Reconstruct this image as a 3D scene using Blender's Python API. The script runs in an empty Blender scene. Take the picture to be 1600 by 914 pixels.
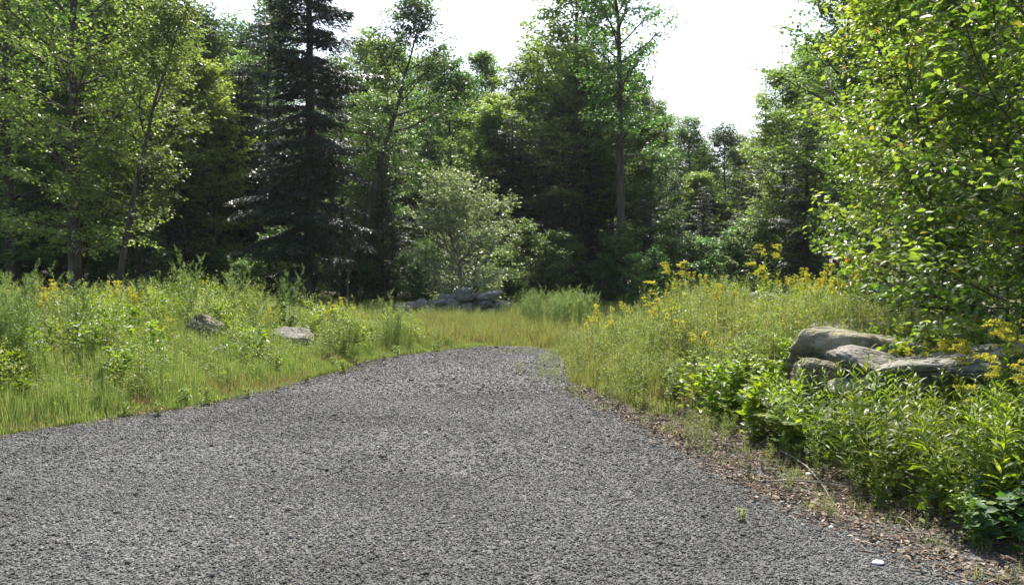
import bpy, math, numpy as np
from mathutils import Vector
R = math.radians
C = bpy.context.scene.collection
sc = bpy.context.scene

# ------------------------------------------------------------------ camera, light, exposure
CAM_H, F, HOR = 1.6, 1200.0, 425.0                 # eye height, focal length and horizon row in 1600x914 pixels
cd = bpy.data.cameras.new('camera'); cam = bpy.data.objects.new('camera', cd); C.objects.link(cam)
cd.sensor_width = 36; cd.lens = 27; cd.clip_end = 2000
cam.location = (0, 0, CAM_H); cam.rotation_euler = (R(90) - math.atan((457 - HOR) / F), 0, 0)
sc.camera = cam
SUN_AZ, SUN_EL = 2.0, 56.0                        # azimuth to the right of the view direction
w = bpy.data.worlds.new('World'); sc.world = w; w.use_nodes = True
nt = w.node_tree; bg = nt.nodes['Background']
sky = nt.nodes.new('ShaderNodeTexSky'); sky.sky_type = 'NISHITA'; sky.sun_disc = False
sky.sun_elevation = R(SUN_EL); sky.sun_rotation = R(SUN_AZ)
sky.air_density = 1.0; sky.dust_density = 3.0; sky.ozone_density = 0.8
nt.links.new(sky.outputs[0], bg.inputs[0]); bg.inputs[1].default_value = 0.15
sl = bpy.data.lights.new('sun', 'SUN'); so = bpy.data.objects.new('sun', sl); C.objects.link(so)
sl.energy = 5.0; sl.angle = R(0.5); sl.color = (1, .95, .86)
sv = Vector((math.sin(R(SUN_AZ)) * math.cos(R(SUN_EL)), math.cos(R(SUN_AZ)) * math.cos(R(SUN_EL)), math.sin(R(SUN_EL))))
so.rotation_euler = sv.to_track_quat('Z', 'Y').to_euler(); so.location = (20, 20, 40)
vs = sc.view_settings; vs.view_transform = 'Standard'; vs.look = 'None'; vs.exposure = 1.15; vs.gamma = 1
cy = sc.cycles
cy.max_bounces = 5; cy.diffuse_bounces = 3; cy.glossy_bounces = 2; cy.transmission_bounces = 4; cy.volume_bounces = 0
cy.transparent_max_bounces = 4; cy.use_adaptive_sampling = True; cy.adaptive_threshold = 0.02
cy.sample_clamp_indirect = 6; cy.caustics_reflective = False; cy.caustics_refractive = False

# ------------------------------------------------------------------ terrain shape
def ss(t):
    t = np.clip(t, 0, 1); return t * t * (3 - 2 * t)
LY = np.array([-12, 2, 4, 6, 7.4, 8.6, 10.4, 12.4, 13.6, 14.7, 15.7, 16.3, 20, 30, 60]); LX = np.array([-15, -9.5, -7.8, -6.1, -4.95, -3.98, -3.2, -2.75, -2.6, -1.95, -1.3, -.6, -3.2, -4.5, -5])
RY = np.array([-12, 0, 3.6, 4.4, 5.0, 5.9, 8, 9.6, 11, 12.5, 15.4, 15.9, 16.3, 20, 30, 60]); RX = np.array([5, 3.4, 2.65, 2.4, 2.15, 1.95, 1.6, 1.2, .78, .85, .9, .65, .1, 2.8, 5.5, 6])
def XL(y): return np.interp(y, LY, LX)
def XR(y): return np.interp(y, RY, RX)
LXs = LX.copy(); LXs[11] = -1.7; RXs = RX.copy(); RXs[11] = 1.1; RXs[12] = 1.4
def h(x, y):
    x = np.asarray(x, float); y = np.asarray(y, float)
    dl = np.interp(y, LY, LXs) - x; dr = x - np.interp(y, RY, RXs)
    bump = .5 * np.sin(x * 1.3 + .7 * np.sin(y * .9)) * np.sin(y * 1.1 + 1.1 * np.sin(x * .7)) + .3 * np.sin(x * 2.9 + y * 1.7)
    hl = .62 * ss((dl - .1) / 4.0) * (1 - .85 * ss((y - 18) / 8))
    hr = (.42 + .40 * ss((y - 6.8) / 2.8)) * ss((dr - .25) / 2.6) * (1 - .6 * ss((y - 15) / 9))
    off = np.maximum(ss((dl) / 1.5), ss((dr) / 1.5)); off = np.maximum(off, ss((y - 16) / 3))
    far = ss((y - 34) / 10) * (.25 * np.sin(x * .21 + 1) + .2 * np.sin(y * .17 + x * .11))
    return hl + hr + off * bump * .10 + .012 * np.sin(x * 1.9) * np.sin(y * 1.4) + far
def wx(px, Y): return (px - 800) / F * Y
def wz(py, Y): return CAM_H - (py - HOR) / F * Y

# ------------------------------------------------------------------ mesh builder
class MB:
    def __init__(s): s.v = []; s.l = []; s.t = []; s.m = []; s.n = 0
    def add(s, v, f, mat=0):
        v = np.asarray(v, np.float32).reshape(-1, 3); f = np.asarray(f, np.int32)
        s.v.append(v); s.l.append((f + s.n).ravel()); s.t.append(np.full(len(f), f.shape[1], np.int32))
        s.m.append(np.full(len(f), mat, np.int32)); s.n += len(v)
    def scatter(s, tv, tfs, M, pos, sc_=None, mat=0):
        """copies of a small template: M (N,3,3) columns = local axes, pos (N,3), scale (N,) or (N,3)"""
        N = len(pos)
        if N == 0: return
        tv = np.asarray(tv, float); T = np.broadcast_to(tv, (N,) + tv.shape)
        if sc_ is not None:
            sc_ = np.asarray(sc_, float); T = T * (sc_[:, None, None] if sc_.ndim == 1 else sc_[:, None, :])
        V = np.einsum('nij,nkj->nki', M, T) + pos[:, None, :]
        k = len(tv); s.v.append(V.reshape(-1, 3).astype(np.float32))
        offs = (np.arange(N) * k)[:, None, None] + s.n
        for tf in tfs:
            tf = np.asarray(tf, np.int32); F_ = (tf[None] + offs).reshape(-1, tf.shape[1])
            s.l.append(F_.ravel().astype(np.int32)); s.t.append(np.full(len(F_), tf.shape[1], np.int32)); s.m.append(np.full(len(F_), mat, np.int32))
        s.n += N * k
    def tube(s, pts, r, k=5, cap=True, mat=0):
        pts = np.asarray(pts, float); n = len(pts); r = np.broadcast_to(np.asarray(r, float), (n,))
        d = np.gradient(pts, axis=0); d /= np.linalg.norm(d, axis=1)[:, None] + 1e-9
        ref = np.array([0., 0, 1]) if abs(d[0, 2]) < .8 else np.array([1., 0, 0])
        a = np.cross(d, ref); a /= np.linalg.norm(a, axis=1)[:, None] + 1e-9; b = np.cross(d, a)
        th = np.arange(k) * 2 * math.pi / k
        V = pts[:, None] + r[:, None, None] * (np.cos(th)[None, :, None] * a[:, None] + np.sin(th)[None, :, None] * b[:, None])
        i = np.arange(n - 1)[:, None] * k; j = np.arange(k)[None]; j2 = (j + 1) % k
        f = np.stack([i + j, i + j2, i + k + j2, i + k + j], -1).reshape(-1, 4)
        s.add(V.reshape(-1, 3), f, mat)
    def build(s, name, mats, parent=None, smooth=False):
        me = bpy.data.meshes.new(name)
        if s.n:
            v = np.concatenate(s.v); l = np.concatenate(s.l); t = np.concatenate(s.t); m = np.concatenate(s.m)
            me.vertices.add(len(v)); me.vertices.foreach_set('co', v.ravel())
            me.loops.add(len(l)); me.loops.foreach_set('vertex_index', l)
            me.polygons.add(len(t)); st = np.concatenate([[0], np.cumsum(t)[:-1]]).astype(np.int32)
            me.polygons.foreach_set('loop_start', st); me.polygons.foreach_set('loop_total', t)
            me.polygons.foreach_set('material_index', m)
            if smooth: me.polygons.foreach_set('use_smooth', np.ones(len(t), bool))
            me.update(calc_edges=True)
        for mt in (mats if isinstance(mats, (list, tuple)) else [mats]): me.materials.append(mt)
        o = bpy.data.objects.new(name, me); C.objects.link(o)
        if parent: o.parent = parent
        return o
def nrm(a): return a / (np.linalg.norm(a, axis=-1, keepdims=True) + 1e-9)
def frames(d, up):
    d = nrm(d); y = nrm(np.cross(up, d)); return np.stack([d, y, np.cross(d, y)], axis=2)
def tag(o, label=None, cat=None, group=None, kind=None):
    if label: o['label'] = label
    if cat: o['category'] = cat
    if group: o['group'] = group
    if kind: o['kind'] = kind
    return o
def empty(name, loc=(0, 0, 0), rz=0):
    o = bpy.data.objects.new(name, None); C.objects.link(o); o.location = loc; o.rotation_euler = (0, 0, rz); o.empty_display_size = .1
    return o
kids = {}
used = set()
def place(proto, loc, rz=0., s=1., label=None, group=None, tilt=(0, 0), sz=None):
    """first use moves the built thing itself, later uses copy it with its parts"""
    if proto.name not in used: used.add(proto.name); r = proto
    else:
        r = proto.copy(); C.objects.link(r)
        for ch in kids.setdefault(proto.name, list(proto.children)):
            c = ch.copy(); C.objects.link(c); c.parent = r
    kids.setdefault(proto.name, list(proto.children)) if r is proto else None
    r.location = loc; r.rotation_euler = (tilt[0], tilt[1], rz); r.scale = (s, s, sz or s)
    if label: r['label'] = label
    if group: r['group'] = group
    return r

# ------------------------------------------------------------------ materials
def mat(name):
    m = bpy.data.materials.new(name); m.use_nodes = True; n = m.node_tree
    return m, n, n.nodes['Principled BSDF'], n.nodes['Material Output']
def leaf_mat(name, cols, transl=.45, rough=.4, spec=.5, tcol=None, objvar=.25):
    """cols: list of (position, rgb) picked per leaf"""
    m, n, p, out = mat(name); L = n.links.new
    g = n.nodes.new('ShaderNodeNewGeometry'); oi = n.nodes.new('ShaderNodeObjectInfo')
    cr = n.nodes.new('ShaderNodeValToRGB'); L(g.outputs['Random Per Island'], cr.inputs[0])
    e = cr.color_ramp.elements
    for i, (q, c) in enumerate(cols):
        el = e[i] if i < 2 else e.new(q)
        el.position = q; el.color = (*c, 1)
    hs = n.nodes.new('ShaderNodeHueSaturation'); L(cr.outputs[0], hs.inputs['Color'])
    mr = n.nodes.new('ShaderNodeMapRange'); L(oi.outputs['Random'], mr.inputs[0]); mr.inputs[3].default_value = 1 - objvar; mr.inputs[4].default_value = 1 + objvar; L(mr.outputs[0], hs.inputs['Value'])
    m2 = n.nodes.new('ShaderNodeMath'); m2.operation = 'MULTIPLY'; m2.inputs[1].default_value = 7.31; L(oi.outputs['Random'], m2.inputs[0])
    m3 = n.nodes.new('ShaderNodeMath'); m3.operation = 'FRACT'; L(m2.outputs[0], m3.inputs[0])
    mh = n.nodes.new('ShaderNodeMapRange'); L(m3.outputs[0], mh.inputs[0]); mh.inputs[3].default_value = .5 - objvar * .07; mh.inputs[4].default_value = .5 + objvar * .07; L(mh.outputs[0], hs.inputs['Hue'])
    L(hs.outputs[0], p.inputs['Base Color']); p.inputs['Roughness'].default_value = rough; p.inputs['Specular IOR Level'].default_value = spec
    tr = n.nodes.new('ShaderNodeBsdfTranslucent'); hs2 = n.nodes.new('ShaderNodeMix'); hs2.data_type = 'RGBA'; hs2.blend_type = 'MULTIPLY'; hs2.inputs[0].default_value = 1
    L(hs.outputs[0], hs2.inputs[6]); hs2.inputs[7].default_value = (*(tcol or (2.2, 2.3, .9)), 1); L(hs2.outputs[2], tr.inputs[0])
    mx = n.nodes.new('ShaderNodeMixShader'); mx.inputs[0].default_value = transl; L(p.outputs[0], mx.inputs[1]); L(tr.outputs[0], mx.inputs[2]); L(mx.outputs[0], out.inputs[0])
    return m
def noise_mat(name, c1, c2, scale=3, detail=6, rough=.9, bump=.3, bscale=20, c3=None, spots=None, stretch=None, bdist=.05):
    m, n, p, out = mat(name); L = n.links.new
    tc = n.nodes.new('ShaderNodeTexCoord'); src = tc.outputs['Object']
    if stretch:
        mp = n.nodes.new('ShaderNodeMapping'); mp.inputs['Scale'].default_value = stretch; L(src, mp.inputs[0]); src = mp.outputs[0]
    a = n.nodes.new('ShaderNodeTexNoise'); a.inputs['Scale'].default_value = scale; a.inputs['Detail'].default_value = detail; L(src, a.inputs[0])
    cr = n.nodes.new('ShaderNodeValToRGB'); e = cr.color_ramp.elements; e[0].position = .35; e[0].color = (*c1, 1); e[1].position = .65; e[1].color = (*c2, 1)
    if c3: x = e.new(.8); x.color = (*c3, 1)
    L(a.outputs[0], cr.inputs[0]); col = cr.outputs[0]
    if spots:
        b = n.nodes.new('ShaderNodeTexNoise'); b.inputs['Scale'].default_value = scale * 5; b.inputs['Detail'].default_value = 4; L(src, b.inputs[0])
        r2 = n.nodes.new('ShaderNodeValToRGB'); r2.color_ramp.elements[0].position = .58; r2.color_ramp.elements[1].position = .66; L(b.outputs[0], r2.inputs[0])
        mx = n.nodes.new('ShaderNodeMix'); mx.data_type = 'RGBA'; L(r2.outputs[0], mx.inputs[0]); L(col, mx.inputs[6]); mx.inputs[7].default_value = (*spots, 1); col = mx.outputs[2]
    L(col, p.inputs['Base Color']); p.inputs['Roughness'].default_value = rough; p.inputs['Specular IOR Level'].default_value = .25
    b = n.nodes.new('ShaderNodeTexNoise'); b.inputs['Scale'].default_value = bscale; b.inputs['Detail'].default_value = 8; L(src, b.inputs[0])
    bp = n.nodes.new('ShaderNodeBump'); bp.inputs['Strength'].default_value = bump; bp.inputs['Distance'].default_value = bdist; L(b.outputs[0], bp.inputs['Height']); L(bp.outputs[0], p.inputs['Normal'])
    return m
def rand_mat(name, cols, rough=.8, spec=.3):
    m, n, p, out = mat(name); g = n.nodes.new('ShaderNodeNewGeometry'); cr = n.nodes.new('ShaderNodeValToRGB'); cr.color_ramp.interpolation = 'LINEAR'
    e = cr.color_ramp.elements
    for i, (q, c) in enumerate(cols):
        el = e[i] if i < 2 else e.new(q)
        el.position = q; el.color = (*c, 1)
    n.links.new(g.outputs['Random Per Island'], cr.inputs[0]); n.links.new(cr.outputs[0], p.inputs['Base Color'])
    p.inputs['Roughness'].default_value = rough; p.inputs['Specular IOR Level'].default_value = spec
    return m
M = {}
M['bark'] = noise_mat('bark_dark', (.035, .028, .02), (.10, .085, .065), 6, bump=.8, bscale=25, stretch=(1, 1, .2))
M['bark_grey'] = noise_mat('bark_grey', (.10, .095, .085), (.22, .21, .19), 5, bump=.6, bscale=20, stretch=(1, 1, .25))
M['deadwood'] = noise_mat('dead_wood', (.13, .11, .09), (.26, .23, .2), 8, bump=.4, bscale=30)
M['twig'] = noise_mat('twig_brown', (.06, .045, .03), (.13, .10, .07), 8, bump=.2)
M['rock'] = noise_mat('rock_grey', (.13, .125, .105), (.27, .255, .215), 2.2, bump=.9, bscale=7, bdist=.12, spots=(.30, .30, .26))
def add_cracks(m, sc_, st):
    n = m.node_tree; L = n.links.new; p = n.nodes['Principled BSDF']; tc = n.nodes.new('ShaderNodeTexCoord'); mp = n.nodes.new('ShaderNodeMapping'); mp.inputs['Scale'].default_value = st; mp.inputs['Rotation'].default_value = (.2, .35, 0)
    ns = n.nodes.new('ShaderNodeTexNoise'); ns.inputs['Scale'].default_value = 3; ad = n.nodes.new('ShaderNodeMix'); ad.data_type = 'RGBA'; ad.inputs[0].default_value = .12
    L(tc.outputs['Object'], mp.inputs[0]); L(mp.outputs[0], ad.inputs[6]); L(tc.outputs['Object'], ns.inputs[0]); L(ns.outputs['Color'], ad.inputs[7])
    v = n.nodes.new('ShaderNodeTexVoronoi'); v.feature = 'DISTANCE_TO_EDGE'; v.inputs['Scale'].default_value = sc_; L(ad.outputs[2], v.inputs['Vector'])
    cr = n.nodes.new('ShaderNodeMapRange'); cr.inputs[1].default_value = 0; cr.inputs[2].default_value = .014; cr.inputs[3].default_value = 0; L(v.outputs['Distance'], cr.inputs[0])
    bp = n.nodes.new('ShaderNodeBump'); bp.inputs['Strength'].default_value = 1; bp.inputs['Distance'].default_value = .06; L(cr.outputs[0], bp.inputs['Height']); L(n.nodes['Bump'].outputs[0], bp.inputs['Normal']); L(bp.outputs[0], p.inputs['Normal'])
    src = p.inputs['Base Color'].links[0].from_socket; mx = n.nodes.new('ShaderNodeMix'); mx.data_type = 'RGBA'; L(cr.outputs[0], mx.inputs[0]); mx.inputs[6].default_value = (.07, .065, .05, 1); L(src, mx.inputs[7]); L(mx.outputs[2], p.inputs['Base Color'])
M['rock_dark'] = noise_mat('rock_slate', (.115, .105, .088), (.25, .23, .195), 3, bump=1., bscale=12, spots=(.28, .27, .24))
M['rock_mossy'] = noise_mat('rock_mossy', (.12, .115, .075), (.27, .245, .17), 2.0, bump=1.0, bscale=7, bdist=.12, spots=(.14, .16, .05))
add_cracks(M['rock'], .8, (.3, .4, 2.0))
M['stone_white'] = noise_mat('stone_white', (.55, .54, .52), (.75, .74, .72), 20, bump=.3)
M['leaf_wood'] = leaf_mat('leaf_woodland', [(0, (.035, .075, .028)), (1, (.11, .17, .04)), (.5, (.06, .112, .034))], .46, .45, .4, (2.0, 2.1, 1.0), .32)
M['leaf_pale'] = leaf_mat('leaf_pale', [(0, (.08, .13, .04)), (1, (.16, .215, .055))], .48, .45, .4, (2.0, 2.05, .95), .32)
M['leaf_birch'] = leaf_mat('leaf_birch', [(0, (.13, .165, .085)), (1, (.22, .26, .14))], .45, .42, .6, (1.6, 1.7, .8))
M['needle'] = leaf_mat('hemlock_needles', [(0, (.014, .030, .020)), (1, (.034, .058, .032))], .22, .45, .4, (1.6, 1.8, 1.0))
M['leaf_sapling'] = leaf_mat('leaf_sapling', [(0, (.07, .125, .025)), (.96, (.15, .215, .05)), (.98, (.18, .18, .03)), (1, (.24, .14, .04))], .58, .38, .5, (2.2, 2.05, .75), .15)
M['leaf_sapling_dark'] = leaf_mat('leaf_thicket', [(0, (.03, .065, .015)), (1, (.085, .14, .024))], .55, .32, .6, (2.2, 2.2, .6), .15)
M['leaf_rod'] = leaf_mat('leaf_goldenrod', [(0, (.08, .135, .018)), (1, (.165, .22, .035))], .5, .45, .4, (2.0, 1.95, .55))
M['leaf_lime'] = leaf_mat('leaf_fine_weed', [(0, (.075, .14, .025)), (1, (.16, .23, .045)), (.9, (.20, .22, .06))], .48, .5, .25, (1.7, 1.75, .7))
M['leaf_mug'] = leaf_mat('leaf_mugwort', [(0, (.085, .14, .04)), (1, (.175, .225, .07))], .42, .55, .25, (1.6, 1.7, .8))
M['leaf_bramble'] = leaf_mat('leaf_bramble', [(0, (.045, .09, .03)), (1, (.085, .14, .045))], .38, .55, .3, (1.8, 2, .7))
M['flower'] = leaf_mat('goldenrod_flowers', [(0, (.56, .47, .03)), (1, (.70, .64, .06)), (.2, (.50, .46, .08))], .4, .6, .2, (1.1, 1.1, .8), .1)
M['grass'] = leaf_mat('grass_blades', [(0, (.10, .15, .045)), (.82, (.18, .235, .065)), (.9, (.26, .25, .11)), (1, (.36, .29, .17))], .45, .45, .4, (1.5, 1.5, .95))
M['straw'] = leaf_mat('dry_grass', [(0, (.30, .24, .13)), (1, (.45, .36, .22)), (.6, (.30, .15, .08))], .3, .6, .2, (1.2, 1.1, .9))
M['litter'] = rand_mat('dead_leaves', [(0, (.06, .04, .025)), (.6, (.12, .08, .052)), (.85, (.21, .155, .11)), (1, (.33, .27, .21))])
M['stones'] = rand_mat('gravel_stone', [(0, (.022, .022, .021)), (.6, (.060, .0605, .056)), (.95, (.110, .110, .102)), (1, (.20, .197, .185))], .75, .3)
_n = M['stones'].node_tree; _a = _n.nodes.new('ShaderNodeTexNoise'); _a.inputs['Scale'].default_value = .55; _a.inputs['Detail'].default_value = 7; _t = _n.nodes.new('ShaderNodeTexCoord')
_r = _n.nodes.new('ShaderNodeMapRange'); _r.inputs[1].default_value = .35; _r.inputs[2].default_value = .65; _r.inputs[3].default_value = .7; _r.inputs[4].default_value = 1.35
_m = _n.nodes.new('ShaderNodeVectorMath'); _m.operation = 'SCALE'; _n.links.new(_t.outputs['Object'], _a.inputs[0]); _n.links.new(_a.outputs[0], _r.inputs[0]); _n.links.new(_r.outputs[0], _m.inputs['Scale'])
_n.links.new(_n.nodes['Color Ramp'].outputs[0], _m.inputs[0]); _n.links.new(_m.outputs[0], _n.nodes['Principled BSDF'].inputs['Base Color'])

def ground_mat():
    m, n, p, out = mat('forest_soil'); L = n.links.new
    tc = n.nodes.new('ShaderNodeTexCoord')
    a = n.nodes.new('ShaderNodeTexNoise'); a.inputs['Scale'].default_value = 1.1; a.inputs['Detail'].default_value = 8; L(tc.outputs['Object'], a.inputs[0])
    cr = n.nodes.new('ShaderNodeValToRGB'); e = cr.color_ramp.elements
    e[0].position = .3; e[0].color = (.05, .04, .022, 1); e[1].position = .7; e[1].color = (.15, .12, .06, 1); x = e.new(.5); x.color = (.075, .085, .028, 1)
    L(a.outputs[0], cr.inputs[0]); L(cr.outputs[0], p.inputs['Base Color']); p.inputs['Roughness'].default_value = .95
    b = n.nodes.new('ShaderNodeTexNoise'); b.inputs['Scale'].default_value = 14; b.inputs['Detail'].default_value = 8; L(tc.outputs['Object'], b.inputs[0])
    bp = n.nodes.new('ShaderNodeBump'); bp.inputs['Strength'].default_value = .7; bp.inputs['Distance'].default_value = .08; L(b.outputs[0], bp.inputs['Height']); L(bp.outputs[0], p.inputs['Normal'])
    return m
def gravel_mat():
    m, n, p, out = mat('crushed_gravel'); L = n.links.new
    tc = n.nodes.new('ShaderNodeTexCoord'); src = tc.outputs['Object']
    def vor(s, o):
        v = n.nodes.new('ShaderNodeTexVoronoi'); v.inputs['Scale'].default_value = s; L(src, v.inputs['Vector']); return v.outputs[o]
    v1 = vor(75, 'Color'); sp = n.nodes.new('ShaderNodeSeparateColor'); L(v1, sp.inputs[0])
    cr = n.nodes.new('ShaderNodeValToRGB'); e = cr.color_ramp.elements; e[0].position = 0; e[0].color = (.026, .026, .027, 1); e[1].position = 1; e[1].color = (.13, .13, .121, 1)
    x = e.new(.6); x.color = (.058, .0585, .0545, 1); L(sp.outputs[0], cr.inputs[0])
    a = n.nodes.new('ShaderNodeTexNoise'); a.inputs['Scale'].default_value = .55; a.inputs['Detail'].default_value = 7; L(src, a.inputs[0])
    r2 = n.nodes.new('ShaderNodeMapRange'); r2.inputs[1].default_value = .35; r2.inputs[2].default_value = .65; r2.inputs[3].default_value = .7; r2.inputs[4].default_value = 1.35; L(a.outputs[0], r2.inputs[0])
    mx = n.nodes.new('ShaderNodeVectorMath'); mx.operation = 'SCALE'; L(cr.outputs[0], mx.inputs[0]); L(r2.outputs[0], mx.inputs['Scale']); L(mx.outputs[0], p.inputs['Base Color'])
    p.inputs['Roughness'].default_value = .7; p.inputs['Specular IOR Level'].default_value = .3
    d1 = vor(75, 'Distance'); d2 = vor(38, 'Distance')
    ad = n.nodes.new('ShaderNodeMath'); ad.operation = 'MULTIPLY_ADD'; ad.inputs[1].default_value = .6; L(d2, ad.inputs[0]); L(d1, ad.inputs[2])
    bp = n.nodes.new('ShaderNodeBump'); bp.invert = True; bp.inputs['Strength'].default_value = .7; bp.inputs['Distance'].default_value = .02; L(ad.outputs[0], bp.inputs['Height']); L(bp.outputs[0], p.inputs['Normal'])
    return m

# ------------------------------------------------------------------ setting: ground, gravel
def axis(lo, hi, n0, n1, step, far):
    mid = np.arange(n0, n1 + 1e-6, step); a = n0 - np.geomspace(.3, n0 - lo, far)[::-1]; b = n1 + np.geomspace(.3, hi - n1, far)
    return np.concatenate([a, mid, b])
gx = axis(-600, 600, -14, 14, .16, 36); gy = axis(-200, 900, -2, 36, .18, 40)
X, Y = np.meshgrid(gx, gy); Z = h(X, Y)
nx = len(gx); ny = len(gy); i, j = np.meshgrid(np.arange(nx - 1), np.arange(ny - 1)); q = j * nx + i
g = MB(); g.add(np.stack([X, Y, Z], -1).reshape(-1, 3), np.stack([q, q + 1, q + nx + 1, q + nx], -1).reshape(-1, 4))
tag(g.build('ground', ground_mat(), smooth=True), kind='structure')
def strip(name, y0, y1, fl, fr, nyy, m, dz):
    ys = np.linspace(y0, y1, nyy); t = np.linspace(0, 1, 90); rg = np.random.default_rng(5)
    wob = np.convolve(rg.normal(0, 1, nyy + 8), np.ones(9) / 9, 'same')[4:-4]; wob2 = np.convolve(rg.normal(0, 1, nyy + 8), np.ones(9) / 9, 'same')[4:-4]
    l = fl(ys) - .12 + wob * .6; r = fr(ys) + .12 + wob2 * .6; r = np.maximum(r, l + .02)
    xx = l[:, None] * (1 - t) + r[:, None] * t; yy = np.repeat(ys[:, None], 90, 1); zz = h(xx, yy) + dz
    k = 90; i, j = np.meshgrid(np.arange(k - 1), np.arange(nyy - 1)); q = j * k + i
    b = MB(); b.add(np.stack([xx, yy, zz], -1).reshape(-1, 3), np.stack([q, q + 1, q + k + 1, q + k], -1).reshape(-1, 4))
    return tag(b.build(name, m, smooth=True), kind='structure')
GM = gravel_mat()
strip('gravel_road', -12, 16.4, XL, XR, 240, GM, .012)
strip('gravel_track', 18.2, 21.6, lambda y: 1.2 + .2 * np.sin(y * 3), lambda y: 1.2 + 2.2 * np.sin(np.clip((y - 18.2) / 3.4, 0, 1) * math.pi), 40, GM, .012)

rng = np.random.default_rng(11)
def rand_rot(n, rg=rng): return frames(rg.normal(size=(n, 3)), rg.normal(size=(n, 3)))
def on_gravel(x, y, m=0.): return (x > XL(y) + m) & (x < XR(y) - m) & (y < 16.3)

# loose gravel stones
cube = np.array([[x, y, z] for x in (-1, 1) for y in (-1, 1) for z in (-1, 1)], float) * .5
cubef = [[[0, 1, 3, 2], [4, 6, 7, 5], [0, 4, 5, 1], [2, 3, 7, 6], [0, 2, 6, 4], [1, 5, 7, 3]]]
tags = []
gs = MB()
for (ya, yb, dens, s0) in ((3.2, 6, 5200, .0072), (6, 10, 2700, .0095), (10, 16.2, 1000, .013)):
    n = int((yb - ya) * 2 * .72 * yb * dens)
    y = rng.uniform(ya, yb, n); x = rng.uniform(-.72 * yb, .72 * yb, n); ok = on_gravel(x, y, 0) | (rng.uniform(0, 1, n) < .25) & on_gravel(x, y, -.35); ok &= (abs(x) < .72 * y + .3); x = x[ok]; y = y[ok]; n = len(x)
    s = s0 * np.exp(rng.normal(0, .38, n)); s = s[:, None] * rng.uniform(.6, 1.25, (n, 3))
    P = np.stack([x, y, h(x, y) + .012 + s.min(1) * .05], -1)
    for v in range(6):
        sel = np.arange(n) % 6 == v; tv = cube * (1 + rng.uniform(-.5, .3, cube.shape))
        gs.scatter(tv, cubef, rand_rot(sel.sum()), P[sel], s[sel])
tag(gs.build('gravel_stones', M['stones']), kind='stuff')
# ------------------------------------------------------------------ leaf templates (x along, y across, z normal)
Q4 = (np.array([[0, 0, 0], [.45, .28, .04], [1, 0, -.05], [.45, -.28, .04]]), [[[0, 3, 2, 1]]])
LEAF = (np.array([[0, 0, 0], [.2, .2, .05], [.55, .26, .03], [1.02, 0, -.16], [.55, -.26, .03], [.2, -.2, .05], [.5, 0, -.05]]),
        [[[0, 6, 1], [1, 6, 2], [2, 6, 3], [3, 6, 4], [4, 6, 5], [5, 6, 0]]])
LANCE = (np.array([[0, 0, 0], [.35, .09, .03], [.35, -.09, .03], [.7, .07, -.04], [.7, -.07, -.04], [1, 0, -.2]]), [[[0, 2, 1]], [[1, 2, 4, 3]], [[3, 4, 5]]])
LANCE[1][:] = [np.array([[0, 2, 1], [3, 4, 5]]), np.array([[1, 2, 4, 3]])]

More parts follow.
